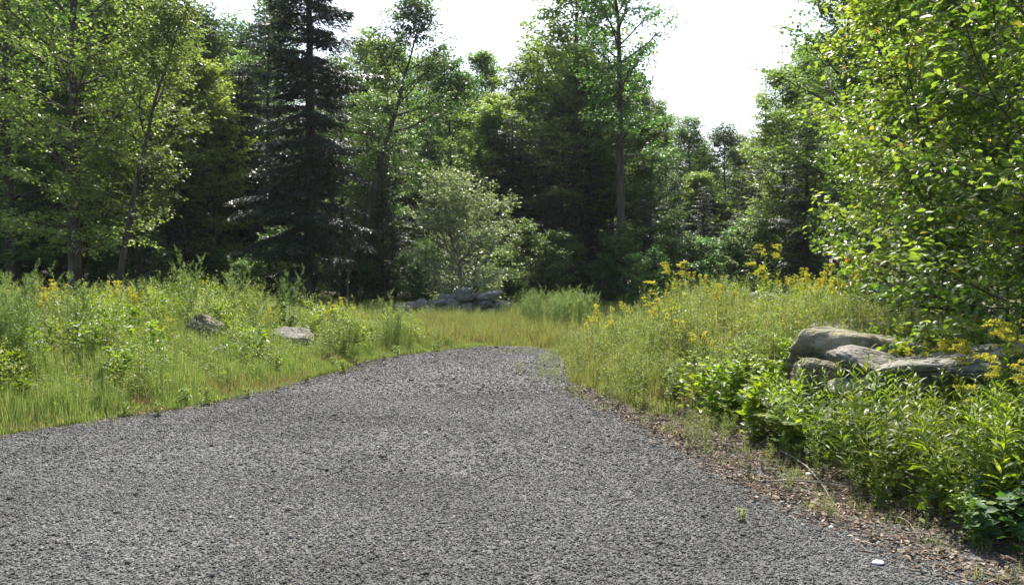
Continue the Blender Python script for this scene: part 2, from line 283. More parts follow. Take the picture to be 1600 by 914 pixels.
# ------------------------------------------------------------------ trees
def curve(p, d, L, n, wander, rise, rg):
    pts = [np.array(p, float)]; d = np.array(d, float); d /= np.linalg.norm(d)
    for _ in range(n):
        d = d + rg.normal(0, wander, 3) + np.array([0, 0, rise]); d /= np.linalg.norm(d); pts.append(pts[-1] + d * L / n)
    return np.array(pts)
def at(pts, s):
    k = s * (len(pts) - 1); i = min(int(k), len(pts) - 2); f = k - i
    return pts[i] * (1 - f) + pts[i + 1] * f, pts[i + 1] - pts[i]
def broad(name, seed, H, base, spread, nl, subs, tw, lv, ls, lean=(0, 0), up=(.25, 1.0), r0=.15, leafm='leaf_wood', bark='bark', tmpl=Q4, twigr=0.,
          lab='', cat='tree', twl=.8, power=1.0, droop=0., stems=1, sag=-.25, crown='crown', fl=1.0, nspread=.55):
    rg = np.random.default_rng(seed); W = MB(); Lf = MB(); LP = []; LD = []
    for st in range(stems):
        a0 = rg.uniform(0, 6.28); ln = np.array(lean) + (0 if stems == 1 else .22) * np.array([math.cos(a0), math.sin(a0)])
        Hs = H * (1 if st == 0 else rg.uniform(.75, 1)); t = np.linspace(0, 1, 16)
        wnd = np.cumsum(rg.normal(0, .012 * Hs / 4, (16, 2)), 0)
        tr = np.stack([ln[0] * Hs * t ** power + wnd[:, 0] * t, ln[1] * Hs * t ** power + wnd[:, 1] * t, Hs * t], -1); tr[0, 2] = -.25
        rr = r0 * (1 - t) ** .85 + min(.012, r0 * .2); rr[0] *= 1.35
        W.tube(tr, rr, 9 if r0 > .08 else 6)
        for i in range(nl):
            q = (i + rg.uniform(0, 1)) / nl; tt = base + (1 - base) * q
            p, dd = at(tr, min(.995, tt)); az = i * 2.4 + rg.uniform(-.6, .6); el = up[0] + (up[1] - up[0]) * q + rg.uniform(-.2, .2)
            L = spread * (.35 + .65 * math.sin(math.pi * min(1, q * .85 + .15))) * rg.uniform(.65, 1.15)
            d = [math.cos(az) * math.cos(el), math.sin(az) * math.cos(el), math.sin(el)]
            lb = curve(p, d, L, 6, .10, .05 - droop, rg); rl = min(r0 * (1 - tt) ** .85 * .5 + min(.008, r0 * .15), L * .02 + .004)
            W.tube(lb, np.linspace(rl, .005, 7), 5)
            for k in range(subs):
                s = .22 + .78 * (k + rg.uniform(0, 1)) / subs; p2, d2 = at(lb, min(.99, s)); d2 = nrm(d2)
                side = nrm(np.cross(d2, [0, 0, 1])) * (1 if k % 2 else -1)
                d3 = nrm(d2 * .7 + side * rg.uniform(.4, 1.1) + rg.normal(0, .25, 3) + [0, 0, .1 - droop])
                L2 = (.5 * L * (1.15 - s) + .35 * twl) * rg.uniform(.7, 1.2); sb = curve(p2, d3, L2, 4, .12, -droop * .5, rg)
                W.tube(sb, np.linspace(max(.006, rl * .4), .003, 5), 4)
                for m_ in range(tw):
                    s2 = (m_ + rg.uniform(.2, 1)) / tw; p4, d4 = at(sb, min(.99, s2)); d4 = nrm(d4)
                    side = nrm(np.cross(d4, [0, 0, 1])) * (1 if m_ % 2 else -1)
                    d5 = nrm(d4 * .6 + side * .8 + rg.normal(0, .3, 3) + [0, 0, -droop]); L3 = twl * rg.uniform(.5, 1.1); n = max(2, int(lv * rg.uniform(.6, 1.3)))
                    u = (np.arange(n) + rg.uniform(.2, .9, n)) / n
                    tip = p4 + d5 * L3
                    if twigr: W.tube(np.array([p4, p4 + d5 * L3 * .5 + [0, 0, .02], tip + [0, 0, -.03]]), np.array([twigr, twigr * .8, twigr * .5]), 3)
                    sd = nrm(np.cross(d5, [0, 0, 1])) * np.where(np.arange(n) % 2, 1, -1)[:, None]
                    LP.append(p4 + d5 * (u * L3)[:, None] + rg.normal(0, .07 * twl, (n, 3))); LD.append(nrm(d5 * .5 + sd * .8 + rg.normal(0, .3, (n, 3)) + [0, 0, sag]))
    LP = np.concatenate(LP); LD = np.concatenate(LD); n = len(LP)
    up_ = np.array([0, 0, 1.]) + rg.normal(0, nspread, (n, 3))
    Lf.scatter(tmpl[0], tmpl[1], frames(LD, up_), LP, ls * rg.uniform(.65, 1.25, n))
    r = empty(name); tag(r, lab, cat)
    W.build('trunk', M[bark], r, smooth=True); Lf.build(crown, M[leafm], r)
    return r
def conifer(name, seed, H, spread, lab, base=.08, nb=70, ls=.13, dens=1., leafm='needle', r0=.2, bare=.0, cat='tree'):
    rg = np.random.default_rng(seed); W = MB(); Lf = MB(); LP = []; LD = []
    t = np.linspace(0, 1, 14); tr = np.stack([np.cumsum(rg.normal(0, .02, 14)), np.cumsum(rg.normal(0, .02, 14)), H * t], -1); tr[0, 2] = -.25
    W.tube(tr, r0 * (1 - t) ** .8 + .01, 9)
    for i in range(nb):
        q = ((i + rg.uniform(0, 1)) / nb) ** .9; p, _ = at(tr, base + (1 - base) * q * .99); az = i * 2.399 + rg.uniform(-.4, .4)
        L = spread * (1 - q) ** .55 * rg.uniform(.28, 1.3) * min(1, .55 + q * 3) + .25
        el = -.12 + .5 * q; d = [math.cos(az) * math.cos(el), math.sin(az) * math.cos(el), math.sin(el)]
        lb = curve(p, d, L, 6, .07, -.035, rg); W.tube(lb, np.linspace(.012 + L * .011, .004, 7), 4)
        if rg.uniform() < bare: 
            for k in range(5):
                p2, d2 = at(lb, rg.uniform(.3, .95)); W.tube(curve(p2, nrm(d2) + rg.normal(0, .5, 3), L * .3, 3, .15, 0, rg), np.linspace(.008, .003, 4), 3)
            continue
        ns = int(L * 6 * dens) + 3
        for k in range(ns):
            s = .12 + .88 * (k + rg.uniform()) / ns; p2, d2 = at(lb, min(.99, s)); d2 = nrm(d2); side = nrm(np.cross(d2, [0, 0, 1])) * (1 if k % 2 else -1)
            L2 = (.42 * L * (1.1 - s) + .22) * rg.uniform(.6, 1.1); d3 = nrm(d2 * .6 + side * .9 + [0, 0, -.18] + rg.normal(0, .12, 3))
            n = int(L2 * 26 * dens) + 3; u = rg.uniform(0, 1, n) ** .9
            sd = nrm(np.cross(d3, [0, 0, 1])); off = rg.uniform(-1, 1, n) * (.16 * L2 + .05)
            P = p2 + d3 * (u * L2)[:, None] + sd * off[:, None]; P[:, 2] -= .12 * (u * L2) ** 2 + rg.uniform(-.03, .07, n)
            LP.append(P); LD.append(nrm(d3 + sd * (np.sign(off) * .5)[:, None] + rg.normal(0, .2, (n, 3)) + [0, 0, -.2]))
    LP = np.concatenate(LP); LD = np.concatenate(LD); n = len(LP)
    tv = Q4[0] * [1, .55, 1]
    Lf.scatter(tv, Q4[1], frames(LD, np.array([0, 0, 1.]) + rg.normal(0, .4, (n, 3))), LP, ls * rg.uniform(.6, 1.3, n))
    r = empty(name); tag(r, lab, cat); W.build('trunk', M['bark'], r, smooth=True); Lf.build('crown', M[leafm], r)
    return r

# prototypes: (object, nominal height)
BT = [broad('broadleaf_tree', 100 + k, 16, b, sp, nl, 8, 5, 14, .175, up=u, leafm=lm, r0=.17) for k, (b, sp, nl, u, lm) in enumerate([
    (.10, 3.8, 50, (.1, 1.1), 'leaf_wood'), (.18, 4.0, 48, (.2, 1.2), 'leaf_wood'), (.28, 3.8, 40, (.3, 1.2), 'leaf_pale'), (.12, 3.2, 48, (.3, 1.2), 'leaf_pale')])]
for o in BT: o['category'] = 'tree'
HT = [conifer('hemlock_tree', 200 + k, 16, sp, '', b, nb, .15, 1.6) for k, (sp, b, nb) in enumerate([(3.3, .05, 105), (2.8, .1, 95)])]
SH = [broad('understory_shrub', 300 + k, 4, .05, 1.5, 18, 6, 4, 9, .15, r0=.04, leafm=lm, lab='', cat='shrub', stems=2, twl=.5, up=(.1, .9)) for k, lm in enumerate(['leaf_wood', 'leaf_wood'])]
for o in BT + HT + SH: tag(o, cat=o['category'])

def tree(pr, nom, px, top, D, label, rz=None, group=None, sxy=None):
    x = wx(px, D); z0 = float(h(x, D)); H = wz(top, D) - z0; s = H / nom
    return place(pr, (x, D, z0 - .02), rng.uniform(0, 6.28) if rz is None else rz, sxy or s * (1.2 if pr in BT else 1.1), label, group, sz=s)

# the trees that stand out
HEM = conifer('hemlock_tree', 210, 20, 3.1, 'massive dark hemlock rising out of the picture beside the leaning tree', .08, 165, .17, 1.8, r0=.24)
used.add(HEM.name); x = wx(485, 32); HEM.location = (x, 32, float(h(x, 32)))
LT = broad('leaning_tree', 221, 13.2, .5, 2.9, 26, 8, 5, 14, .15, lean=(.25, 0), power=1.25, r0=.2, lab='dark trunked tree leaning right beside the massive hemlock, rounded crown against the sky', up=(-.1, 1.2))
x = wx(548, 36); LT.location = (x, 36, float(h(x, 36)))
LB = broad('leaning_tree', 222, 10.5, .3, 2.4, 24, 7, 5, 13, .14, lean=(.22, .02), power=1.3, r0=.11, leafm='leaf_pale', lab='thin tree with slanting dark stem between the broad maple and the massive hemlock')
x = wx(180, 27); LB.location = (x, 27, float(h(x, 27)))
TP = broad('tall_maple', 223, 17.5, .38, 2.7, 34, 7, 5, 13, .15, r0=.22, up=(.1, 1.25), leafm='leaf_wood', bark='bark', lab='tall tall straight trunked tree with open crown standing against the white sky')
x = wx(970, 35.4); TP.location = (x, 35.4, float(h(x, 35.4)))
MP = broad('tall_maple', 224, 16, .13, 3.9, 56, 8, 5, 15, .14, r0=.24, up=(.1, 1.1), leafm='leaf_pale', lab='broad maple with thick dark trunk above the weedy bank, nearest tree by the leftmost edge')
x = wx(118, 28); MP.location = (x, 28, float(h(x, 28)))
DC = conifer('half_dead_conifer', 225, 12, 2.8, 'half dead grey conifer with bare limbs above the right bank, under the open sky', .1, 70, .12, .55, bare=.6, r0=.14)
x = wx(1195, 42); DC.location = (x, 42, float(h(x, 42)))
BI = broad('young_birch', 227, 4.7, .02, 2.5, 15, 7, 4, 10, .105, leafm='leaf_birch', bark='bark_grey', r0=.05, stems=5, twl=.5, up=(.2, 1.1), cat='birch', lab='bushy young birch with glinting pale leaves right behind the rock heap', nspread=.9)
x = wx(730, 29.5); BI.location = (x, 29.5, float(h(x, 29.5)))
# named individuals of the front rows: proto, px, top, D, label
front = [
    (BT[0], 16, 20, -150, 33, 'tall leafy tree at the very edge of the wood left of the broad maple'),
    (BT[3], 16, 232, -60, 36, 'tall pale green tree behind the slanting thin stem'),
    (BT[1], 16, 318, 55, 42, 'open leafy tree under the first patch of sky left of the massive hemlock'),
    (HT[1], 16, 372, 150, 40, 'small dark hemlock just left of the massive hemlock'),
    (BT[0], 16, 590, 170, 40, 'short leafy tree filling under the leaning tree crown'),
    (HT[0], 16, 668, 215, 44, 'dark hemlock behind the young birch, with leafy trees on both sides'),
    (BT[1], 16, 705, 120, 46, 'leafy tree just right of the leaning tree crown'),
    (BT[3], 16, 760, 105, 50, 'airy tree in the middle of the skyline, topping the hemlock below'),
    (HT[0], 16, 800, 175, 40, 'drooping hemlock in the middle of the wood right of the young birch'),
    (BT[2], 16, 832, 110, 48, 'open crowned tree with thin forked trunk in the skyline dip'),
    (BT[3], 16, 895, -70, 44, 'slender tall pale tree just left of the tall straight trunk'),
    (HT[1], 16, 918, 90, 39, 'narrow very dark hemlock beside the tall straight trunk'),
    (HT[0], 16, 862, 300, 36.5, 'low dark hemlock right of the young birch, shading the mugwort stand'),
    (HT[1], 16, 935, 255, 37, 'dark hemlock touching the tall straight trunk on its left'),
    (HT[0], 16, 1006, 310, 36, 'low dark hemlock in front of the leafy tree right of that trunk'),
    (HT[1], 16, 1098, 290, 40, 'dark hemlock under the rounded trees at the low skyline'),
    (HT[0], 16, 1150, 330, 36, 'low dark hemlock behind the tall goldenrod of the right bank'),
    (HT[1], 16, 598, 250, 37, 'dark hemlock between leaning tree and young birch'),
    (HT[0], 16, 60, 260, 36, 'dark hemlock low behind the broad maple'),
    (HT[1], 16, 290, 240, 36, 'dark hemlock behind the middle of the left bank'),
    (BT[0], 16, 1015, 200, 41, 'leafy tree immediately right of the tall straight trunk'),
    (BT[1], 16, 1075, 205, 52, 'rounded tree at the low point of the skyline'),
    (HT[1], 16, 1052, 270, 44, 'short dark conifer beneath the low point of the skyline'),
    (BT[0], 16, 1130, 215, 50, 'rounded tree left of the half dead conifer'),
    (BT[3], 16, 1225, 130, 34, 'slim pale tree right of the half dead conifer'),
    (HT[0], 16, 1258, 190, 30, 'dark conifer standing behind the flowering right bank'),
    (BT[2], 16, 1318, -60, 29, 'tall leafy tree framing the open sky on its right side'),
    (BT[0], 16, 1375, 10, 28, 'dense tall tree behind the bright saplings'),
    (BT[1], 16, 1490, 30, 27, 'tall wide tree hidden behind the sapling thicket'),
    (BT[3], 16, 1610, 20, 26, 'tall tree at the far right frame edge behind the thicket'),
]
for pr, nom, px, top, D, lab in front: tree(pr, nom, px, top, D, lab)
# saplings of the forest edge
SKX = [-500, 0, 255, 265, 330, 400, 420, 560, 580, 700, 730, 800, 850, 870, 1040, 1060, 1130, 1150, 1250, 1262, 1300, 2200]
SKY = [-100, -60, -20, 60, 60, 40, -20, 20, 60, 110, 120, 130, 110, 60, 120, 215, 215, 190, 140, 20, -60, -100]
for k in range(170):
    D = 38 + 62 * (k / 170) + rng.uniform(-1.5, 1.5); px = rng.uniform(-250, 1850) if k > 8 else rng.uniform(0, 1250)
    if k % 4 == 0: px = rng.uniform(0, 1300)
    top = np.interp(px, SKX, SKY) + abs(rng.normal(0, 35)) + 18 + (20 if D < 60 else 0)
    H = min(wz(top, D), 21) ; top = HOR - (H - CAM_H) / D * F
    pr = BT[rng.integers(0, 4)] if rng.uniform() < .62 else HT[rng.integers(0, 2)]
    con = pr in HT
    tree(pr, 16, px, top, D, 'dark hemlock in the dense wood behind the front row' if con else 'leafy tree in the dense wood behind the front row', group='hemlocks deep in the wood' if con else 'leafy trees deep in the wood', sxy=max(.9, H / 16 * 1.1))
for k in range(46):
    px = -60 + 1320 * (k + rng.uniform()) / 46; D = rng.uniform(31.5, 38) if not 600 < px < 830 else rng.uniform(34, 38); Hh = rng.uniform(1.5, 3.6); x = wx(px, D)
    place(SH[k % 2], (x, D, float(h(x, D)) - .05), rng.uniform(0, 6.28), Hh / 4, 'dark leafy shrub in the shade along the foot of the wood', 'shrubs along the foot of the wood')

# ------------------------------------------------------------------ near saplings at the right
sap = dict(tmpl=LEAF, twigr=.0022, cat='sapling', twl=.38, bark='bark')
SP1 = broad('cherry_sapling', 401, 5.2, .1, 1.25, 26, 6, 5, 8, .082, lean=(-.04, .0), r0=.017, leafm='leaf_sapling', up=(.0, 1.0), lab='bright green sapling with thin dark stem, nearest the boulders', **sap)
SP2 = broad('cherry_sapling', 402, 5.6, .08, 1.45, 28, 6, 5, 8, .082, lean=(.05, .03), r0=.017, leafm='leaf_sapling', up=(-.1, 1.0), lab='', **sap)
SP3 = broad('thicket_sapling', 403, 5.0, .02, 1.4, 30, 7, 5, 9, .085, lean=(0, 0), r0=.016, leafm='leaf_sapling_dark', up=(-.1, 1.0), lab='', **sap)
def sapling(pr, px, D, s, rz, lab, group=None, tilt=(0, 0)):
    x = wx(px, D); place(pr, (x, D, float(h(x, D)) - .03), rz, s, lab, group, tilt)
sapling(SP1, 1490, 9.2, 1.0, 0, 'bright green sapling with thin dark stem rising right behind the boulders', tilt=(0, -.12))
sapling(SP2, 1610, 6.4, .95, 2.0, 'largest bright leaved sapling reaching over the right edge of the view', tilt=(0, -.05))
sapling(SP2, 1425, 10.4, .8, 4.0, 'bright sapling farther back between boulders and the tall trees', tilt=(0, -.05))
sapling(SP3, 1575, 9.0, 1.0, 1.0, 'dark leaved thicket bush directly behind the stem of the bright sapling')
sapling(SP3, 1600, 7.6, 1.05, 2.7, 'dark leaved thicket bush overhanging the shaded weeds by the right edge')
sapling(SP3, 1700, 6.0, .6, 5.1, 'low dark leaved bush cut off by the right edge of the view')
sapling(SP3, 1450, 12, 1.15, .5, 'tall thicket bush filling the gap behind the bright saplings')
sapling(SP2, 1560, 13, 1.2, .9, 'high leafy sapling far behind the thicket')
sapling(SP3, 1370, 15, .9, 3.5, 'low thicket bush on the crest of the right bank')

# ------------------------------------------------------------------ weeds
def weed(name, seed, hgt, stems, per, ll, leafm, lab, cat, flower=0, tm=LANCE, spread=.16, wmul=1., el=.55, branch=0, prof='mid', stemr=.0028, low=.08):
    rg = np.random.default_rng(seed); W = MB(); Lf = MB(); Fl = MB(); LP = []; LD = []; LS = []; FP = []
    for s in range(stems):
        a = rg.uniform(0, 6.28); r = spread * math.sqrt(rg.uniform()); H = hgt * rg.uniform(.72, 1.05)
        c = curve((r * math.cos(a), r * math.sin(a), -.03), (math.cos(a) * .18 * r / spread + rg.normal(0, .05), math.sin(a) * .18 * r / spread + rg.normal(0, .05), 1), H, 7, .035, 0, rg)
        W.tube(c, np.linspace(stemr, stemr * .45, 8), 3)
        axes = [(c, per, 1.0, low)]
        for b in range(branch):
            sb = rg.uniform(.3, .95); p, d = at(c, sb); az = b * 2.4 + rg.uniform(-.5, .5)
            bc = curve(p, (math.cos(az) * .7, math.sin(az) * .7, 1), H * .34 * (1.15 - sb) + .06, 4, .06, .04, rg); W.tube(bc, np.linspace(stemr * .6, stemr * .3, 5), 3); axes.append((bc, max(5, int(per * .35)), .75, .1))
        for (cc, pn, sm, lo) in axes:
            u = lo + (1 - lo) * (np.arange(pn) + rg.uniform(0, 1, pn)) / pn; k = u * (len(cc) - 1); i = np.minimum(k.astype(int), len(cc) - 2); f = (k - i)[:, None]
            P = cc[i] * (1 - f) + cc[i + 1] * f; az = np.arange(pn) * 2.4 + rg.uniform(0, 6); e = el + .5 * (u - .5) + rg.normal(0, .18, pn)
            LP.append(P); LD.append(np.stack([np.cos(az) * np.cos(e), np.sin(az) * np.cos(e), np.sin(e)], -1))
            sz = (.45 + .75 * np.sin(np.pi * np.clip(u * .85 + .12, 0, 1))) if prof == 'mid' else (1.1 - .7 * u); LS.append(ll * sm * sz * rg.uniform(.75, 1.2, pn))
        if flower:
            tip = c[-1]; nb = 9
            for b in range(nb):
                az = rg.uniform(-1.2, 1.2) + 2.8; p, d = at(c, rg.uniform(.82, 1)); L = rg.uniform(.06, .15) * flower
                bc = curve(p, (math.cos(az) * .8, math.sin(az) * .8, .75), L, 4, .08, -.24, rg); W.tube(bc, np.full(5, .0012), 3)
                n = int(36 * flower + 8); k = rg.uniform(.15, 1, n) * 4; i = np.minimum(k.astype(int), 3); f = (k - i)[:, None]
                FP.append(bc[i] * (1 - f) + bc[i + 1] * f + rg.normal(0, .006, (n, 3)) + [0, 0, .006])
    LP = np.concatenate(LP); LD = np.concatenate(LD); LS = np.concatenate(LS)
    Lf.scatter(tm[0] * [1, wmul, 1], tm[1], frames(LD, np.array([0, 0, 1.]) + rg.normal(0, .35, (len(LP), 3))), LP, LS)
    r = empty(name); tag(r, lab, cat); W.build('stem', M[leafm], r); Lf.build('leaves', M[leafm], r)
    if flower:
        FP = np.concatenate(FP); Fl.scatter(Q4[0] * [1, 1.3, 1] - [.5, 0, 0], Q4[1], rand_rot(len(FP), rg), FP, rg.uniform(.010, .018, len(FP))); Fl.build('flower_plume', M['flower'], r)
    return r
LW = [weed('goldenrod', 500 + k, 1.0, 7, 40, .12, 'leaf_rod', '', 'weed', spread=.24, wmul=.8, low=.25) for k in range(3)]
LG = [weed('goldenrod', 510 + k, 1.05, 3, 34, .09, 'leaf_rod', '', 'wildflower', flower=1.1, spread=.13) for k in range(2)]
FG = [weed('small_goldenrod', 520 + k, .75, 8, 26, .05, 'leaf_lime', '', 'wildflower', flower=.4, spread=.2, branch=2) for k in range(2)]
FW = [weed('feathery_weed', 530 + k, .85, 7, 32, .06, 'leaf_lime', '', 'weed', spread=.24, branch=4, wmul=1.2) for k in range(3)]
MG = [weed('mugwort', 540 + k, 1.25, 8, 70, .07, 'leaf_mug', '', 'weed', spread=.16, branch=9, el=.8, wmul=1.1, prof='top') for k in range(2)]
BR = [weed('bramble', 550 + k, .5, 7, 9, .12, 'leaf_bramble', '', 'bramble', tm=LEAF, spread=.2, branch=3, el=.2, wmul=1.25, stemr=.003) for k in range(2)]
BW = [weed('broad_leaved_weed', 560 + k, .7, 5, 20, .10, 'leaf_rod', '', 'weed', tm=LEAF, spread=.14, branch=2, el=.3) for k in range(2)]
TS = weed('tall_weed', 570, 1.0, 1, 36, .13, 'leaf_rod', '', 'weed', spread=.02, wmul=1.2, stemr=.004)
def scat(protos, n, region, lab, group, smin=.8, smax=1.2, tilt=.08):
    k = 0; tries = 0
    while k < n and tries < 20000:
        tries += 1; x, y = region()
        if x is None: continue
        if any(abs(x / y - (rp - 800) / F) < .45 / y and rd - 2.6 < y < rd + .3 for rp, rd in ((316, 12.8), (456, 14.2), (1183, 12))): continue   # stones that stay in the open
        place(protos[rng.integers(0, len(protos))], (x, y, float(h(x, y)) - .01), rng.uniform(0, 6.28), rng.uniform(smin, smax), lab, group, (rng.normal(0, tilt), rng.normal(0, tilt))); k += 1
def left_bank(d0, d1, y0, y1):
    def f():
        y = rng.uniform(y0, y1); x = float(XL(y)) - rng.uniform(d0, d1)
        return (x, y) if abs(x) < .72 * y + .6 else (None, None)
    return f
def right_bank(d0, d1, y0, y1):
    def f():
        y = rng.uniform(y0, y1); x = float(XR(y)) + rng.uniform(d0, d1)
        return (x, y) if abs(x) < .72 * y + .6 else (None, None)
    return f
def px_zone(p0, p1, y0, y1):
    def f():
        y = rng.uniform(y0, y1); x = wx(rng.uniform(p0, p1), y)
        return (x, y) if not on_gravel(x, y, -.2) else (None, None)
    return f
# left bank
scat(FW, 80, left_bank(.5, 6.5, 8, 18), 'feathery lime green weed clump on the left bank', 'feathery weeds on the left bank', .45, 1.2)
scat(LW, 60, left_bank(.7, 6.5, 8.5, 17), 'leafy green goldenrod without flowers on the left bank', 'leafy goldenrods on the left bank', .6, .95)
scat(FG, 18, left_bank(1.8, 6.5, 11, 18.5), 'goldenrod with small yellow heads on the left bank', 'flowering goldenrods on the left bank', .8, 1.15)
scat(BW, 45, left_bank(.5, 5.5, 8, 16), 'broad leaved weed among grass on the left bank', 'broad leaved weeds on the left bank', .6, 1.0)
scat(MG, 9, px_zone(-20, 70, 8.6, 10.5), 'tall pale mugwort in the stand at the left edge', 'mugwort stand at the left edge', .75, 1.08)
for px, D, s, lab in ((120, 11, .95, 'lone pale mugwort arching right beside the left edge stand'), (300, 14.5, 1.1, 'tall mugwort poking above the middle of the left bank'), (375, 15, 1.05, 'thin mugwort spire between the left bank middle and the hemlock foot'), (445, 15.5, 1.0, 'bushy mugwort on the crest of the left bank below the hemlock'), (610, 15.2, .95, 'pale bushy mugwort at the gravel corner left of the rock heap')):
    x = wx(px, D); place(MG[0], (x, D, float(h(x, D)) - .01), rng.uniform(0, 6), s, lab)
# back meadow
scat(MG, 26, px_zone(822, 922, 20, 24), 'pale mugwort in the round stand right of the rock heap', 'mugwort stand right of the rock heap', .85, 1.05)
scat(FW, 60, px_zone(560, 1010, 18, 27), 'low feathery weed in the meadow before the rock heap', 'feathery weeds in the back meadow', .45, .75)
scat(FW, 14, px_zone(790, 1100, 25, 32), 'feathery weed at the dark foot of the wood right of the heap', 'feathery weeds at the foot of the wood', .8, 1.1)
scat(FW, 12, px_zone(600, 800, 24.8, 26.2), 'feathery weed standing right before the rock heap', 'weeds right before the rock heap', .45, .75)
# right bank
scat(FW, 40, right_bank(.1, 1.2, 8.3, 15.5), 'feathery lime green weed clump along the foot of the right bank', 'feathery weeds along the foot of the right bank', .35, .85)
scat(FW, 60, right_bank(1.0, 3.8, 8.5, 16), 'feathery lime green weed clump on the right bank', 'feathery weeds on the right bank', .5, .98)
scat(FW, 20, right_bank(-.4, .1, 9.2, 15.6), 'small feathery weed creeping onto the gravel from the right bank', 'small weeds creeping onto the gravel', .15, .4)
scat(BW, 14, left_bank(-.25, .15, 6.5, 15.5), 'small leafy weed creeping onto the gravel from the left bank', 'small weeds creeping onto the gravel from the left', .15, .4)
scat(FG, 14, right_bank(.6, 4.5, 9.5, 17), 'goldenrod with small yellow heads on the right bank', 'small goldenrods on the right bank', .9, 1.3)
scat(LW, 20, right_bank(2.5, 6, 10, 17), 'leafy green goldenrod without flowers high on the right bank', 'leafy goldenrods high on the right bank', .5, .78)
for k in range(62):
    y = rng.uniform(4.5, 6.9); x = float(XR(y)) + .55 + 3.2 * rng.uniform() ** 1.2; z = float(h(x, y))
    if x > .72 * y + .5: continue
    s_ = min(.9, max(.3, (CAM_H - (rng.uniform(545, 625) - HOR) / F * y - z) / 1.0))
    place(LW[k % 3], (x, y, z - .01), rng.uniform(0, 6.28), s_, 'leafy lance leaved goldenrod in the dense stand below the boulders', 'dense goldenrod stand below the boulders', (rng.normal(0, .08), rng.normal(0, .08)))
scat(FW, 34, right_bank(.5, 3.2, 4.6, 8.6), 'feathery weed mixed in among the stand below the boulders', 'feathery weeds below the boulders', .4, .75)
scat(FW, 22, right_bank(-.1, .7, 4.2, 8.6), 'small feathery weed in the leaf litter strip beside the gravel', 'small weeds in the leaf litter strip', .15, .42)
scat(BW, 8, right_bank(.5, 1.7, 6.8, 9.4), 'broad leaved weed on the right bank in front of the boulders', 'broad leaved weeds before the boulders', .7, 1.0)
for px, D, s, lab in ((1052, 11.5, 1.2, 'tall goldenrod with yellow plume standing alone above the right bank weeds'), (1190, 12.5, 1.2, 'large yellow flowering goldenrod on the crest of the right bank'), (1175, 12.9, 1.1, 'yellow goldenrod just left of the crest goldenrod'), (1475, 6.3, 1.0, 'goldenrod with yellow plume directly above the large pale boulder'), (1535, 6.0, 1.15, 'goldenrod with wide yellow plume near the right edge'), (1560, 5.6, 1.0, 'low goldenrod with yellow plume at the right edge'), (1455, 6.6, .95, 'goldenrod with yellow plume beside the thin sapling stem'), (1420, 6.9, .72, 'short yellow goldenrod over the dark slab'), (1580, 5.2, .85, 'shaded yellow goldenrod at the right edge below the wide plume'), (1385, 7.3, .8, 'small yellow goldenrod behind the big boulder top')):
    x = wx(px, D); place(LG[int(px) % 2], (x, D, float(h(x, D)) - .01), rng.uniform(-.7, .7), s, lab)
scat(BR, 12, right_bank(.3, 1.5, 4.1, 4.9), 'low bramble with rounded leaves at the foot of the shaded stand', 'brambles in the lower right', .5, .8)
scat(BW, 7, px_zone(1150, 1240, 8, 9.5), 'broad leaved weed beside the big boulder', 'weeds beside the big boulder', .6, .9)
for px, D, top, lab in ((1345, 6.3, 500, 'single tall leafy stem standing before the largest boulder'), (1398, 6.0, 545, 'leafy stem standing before the dark slate slab'), (1440, 6.1, 530, 'leafy stem rising between slate slab and wide pale boulder'), (1462, 5.7, 570, 'shorter leafy stem before the left end of the wide pale boulder'), (1545, 5.4, 540, 'leafy stem rising before the wide pale boulder near its right end'), (1240, 6.6, 560, 'leafy stem left of the largest boulder, above the ferns')):
    x = wx(px, D); z = float(h(x, D)); place(TS, (x, D, z - .01), rng.uniform(0, 6), (wz(top, D) - z) / 1.0, lab)
# small weeds growing in the gravel
for px, py, pr, s, lab in ((812, 585, FW[0], .3, 'small weed tuft growing out of the gravel'), (850, 588, FW[1], .26, 'low weed tuft in the gravel near its right rim'), (1165, 820, BW[0], .16, 'flat seedling in the gravel close to the viewer'), (1010, 668, FW[2], .2, 'tiny weed at the gravel rim before the leaf litter'), (1230, 770, FW[0], .22, 'sprawling small weed lying by the fallen stick'), (1390, 800, BW[1], .4, 'upright small weed before the goldenrod stand'), (1530, 860, BW[0], .5, 'single weed stalk with pointed leaves at the lower right corner')):
    D = CAM_H * F / (py - HOR); x = wx(px, D); place(pr, (x, D, float(h(x, D))), rng.uniform(0, 6), s, lab)

# ------------------------------------------------------------------ fern
def fern(seed):
    rg = np.random.default_rng(seed); W = MB(); Lf = MB()
    for b in range(7):
        az = b * .9 + rg.uniform(-.2, .2); c = curve((0, 0, 0), (math.cos(az), math.sin(az), 1.3), .6, 8, .03, -.12, rg); W.tube(c, np.linspace(.003, .001, 9), 3)
        n = 34; u = np.linspace(.12, .98, n); k = u * 8; i = np.minimum(k.astype(int), 7); f = (k - i)[:, None]; P = c[i] * (1 - f) + c[i + 1] * f; dd = nrm(c[i + 1] - c[i])
        sd = nrm(np.cross(dd, [0, 0, 1.]))
        for s in (-1, 1): Lf.scatter(LANCE[0] * [1, 1.3, .5], LANCE[1], frames(sd * s + dd * .4, np.array([0, 0, 1.]) + rg.normal(0, .15, (n, 3))), P, .13 * np.sin(np.pi * (u * .8 + .2)) + .01)
    r = empty('fern'); W.build('stem', M['leaf_lime'], r); Lf.build('fronds', M['leaf_lime'], r); return tag(r, 'bright green fern at the foot of the boulder', 'fern')
FE = fern(7)
for px, D, lab in ((1225, 7.3, 'bright green fern at the foot of the big boulder'), (1262, 6.7, 'fern with spread fronds in front of the other fern')):
    x = wx(px, D); place(FE, (x, D, float(h(x, D)) + .1), rng.uniform(0, 6), .9, lab)

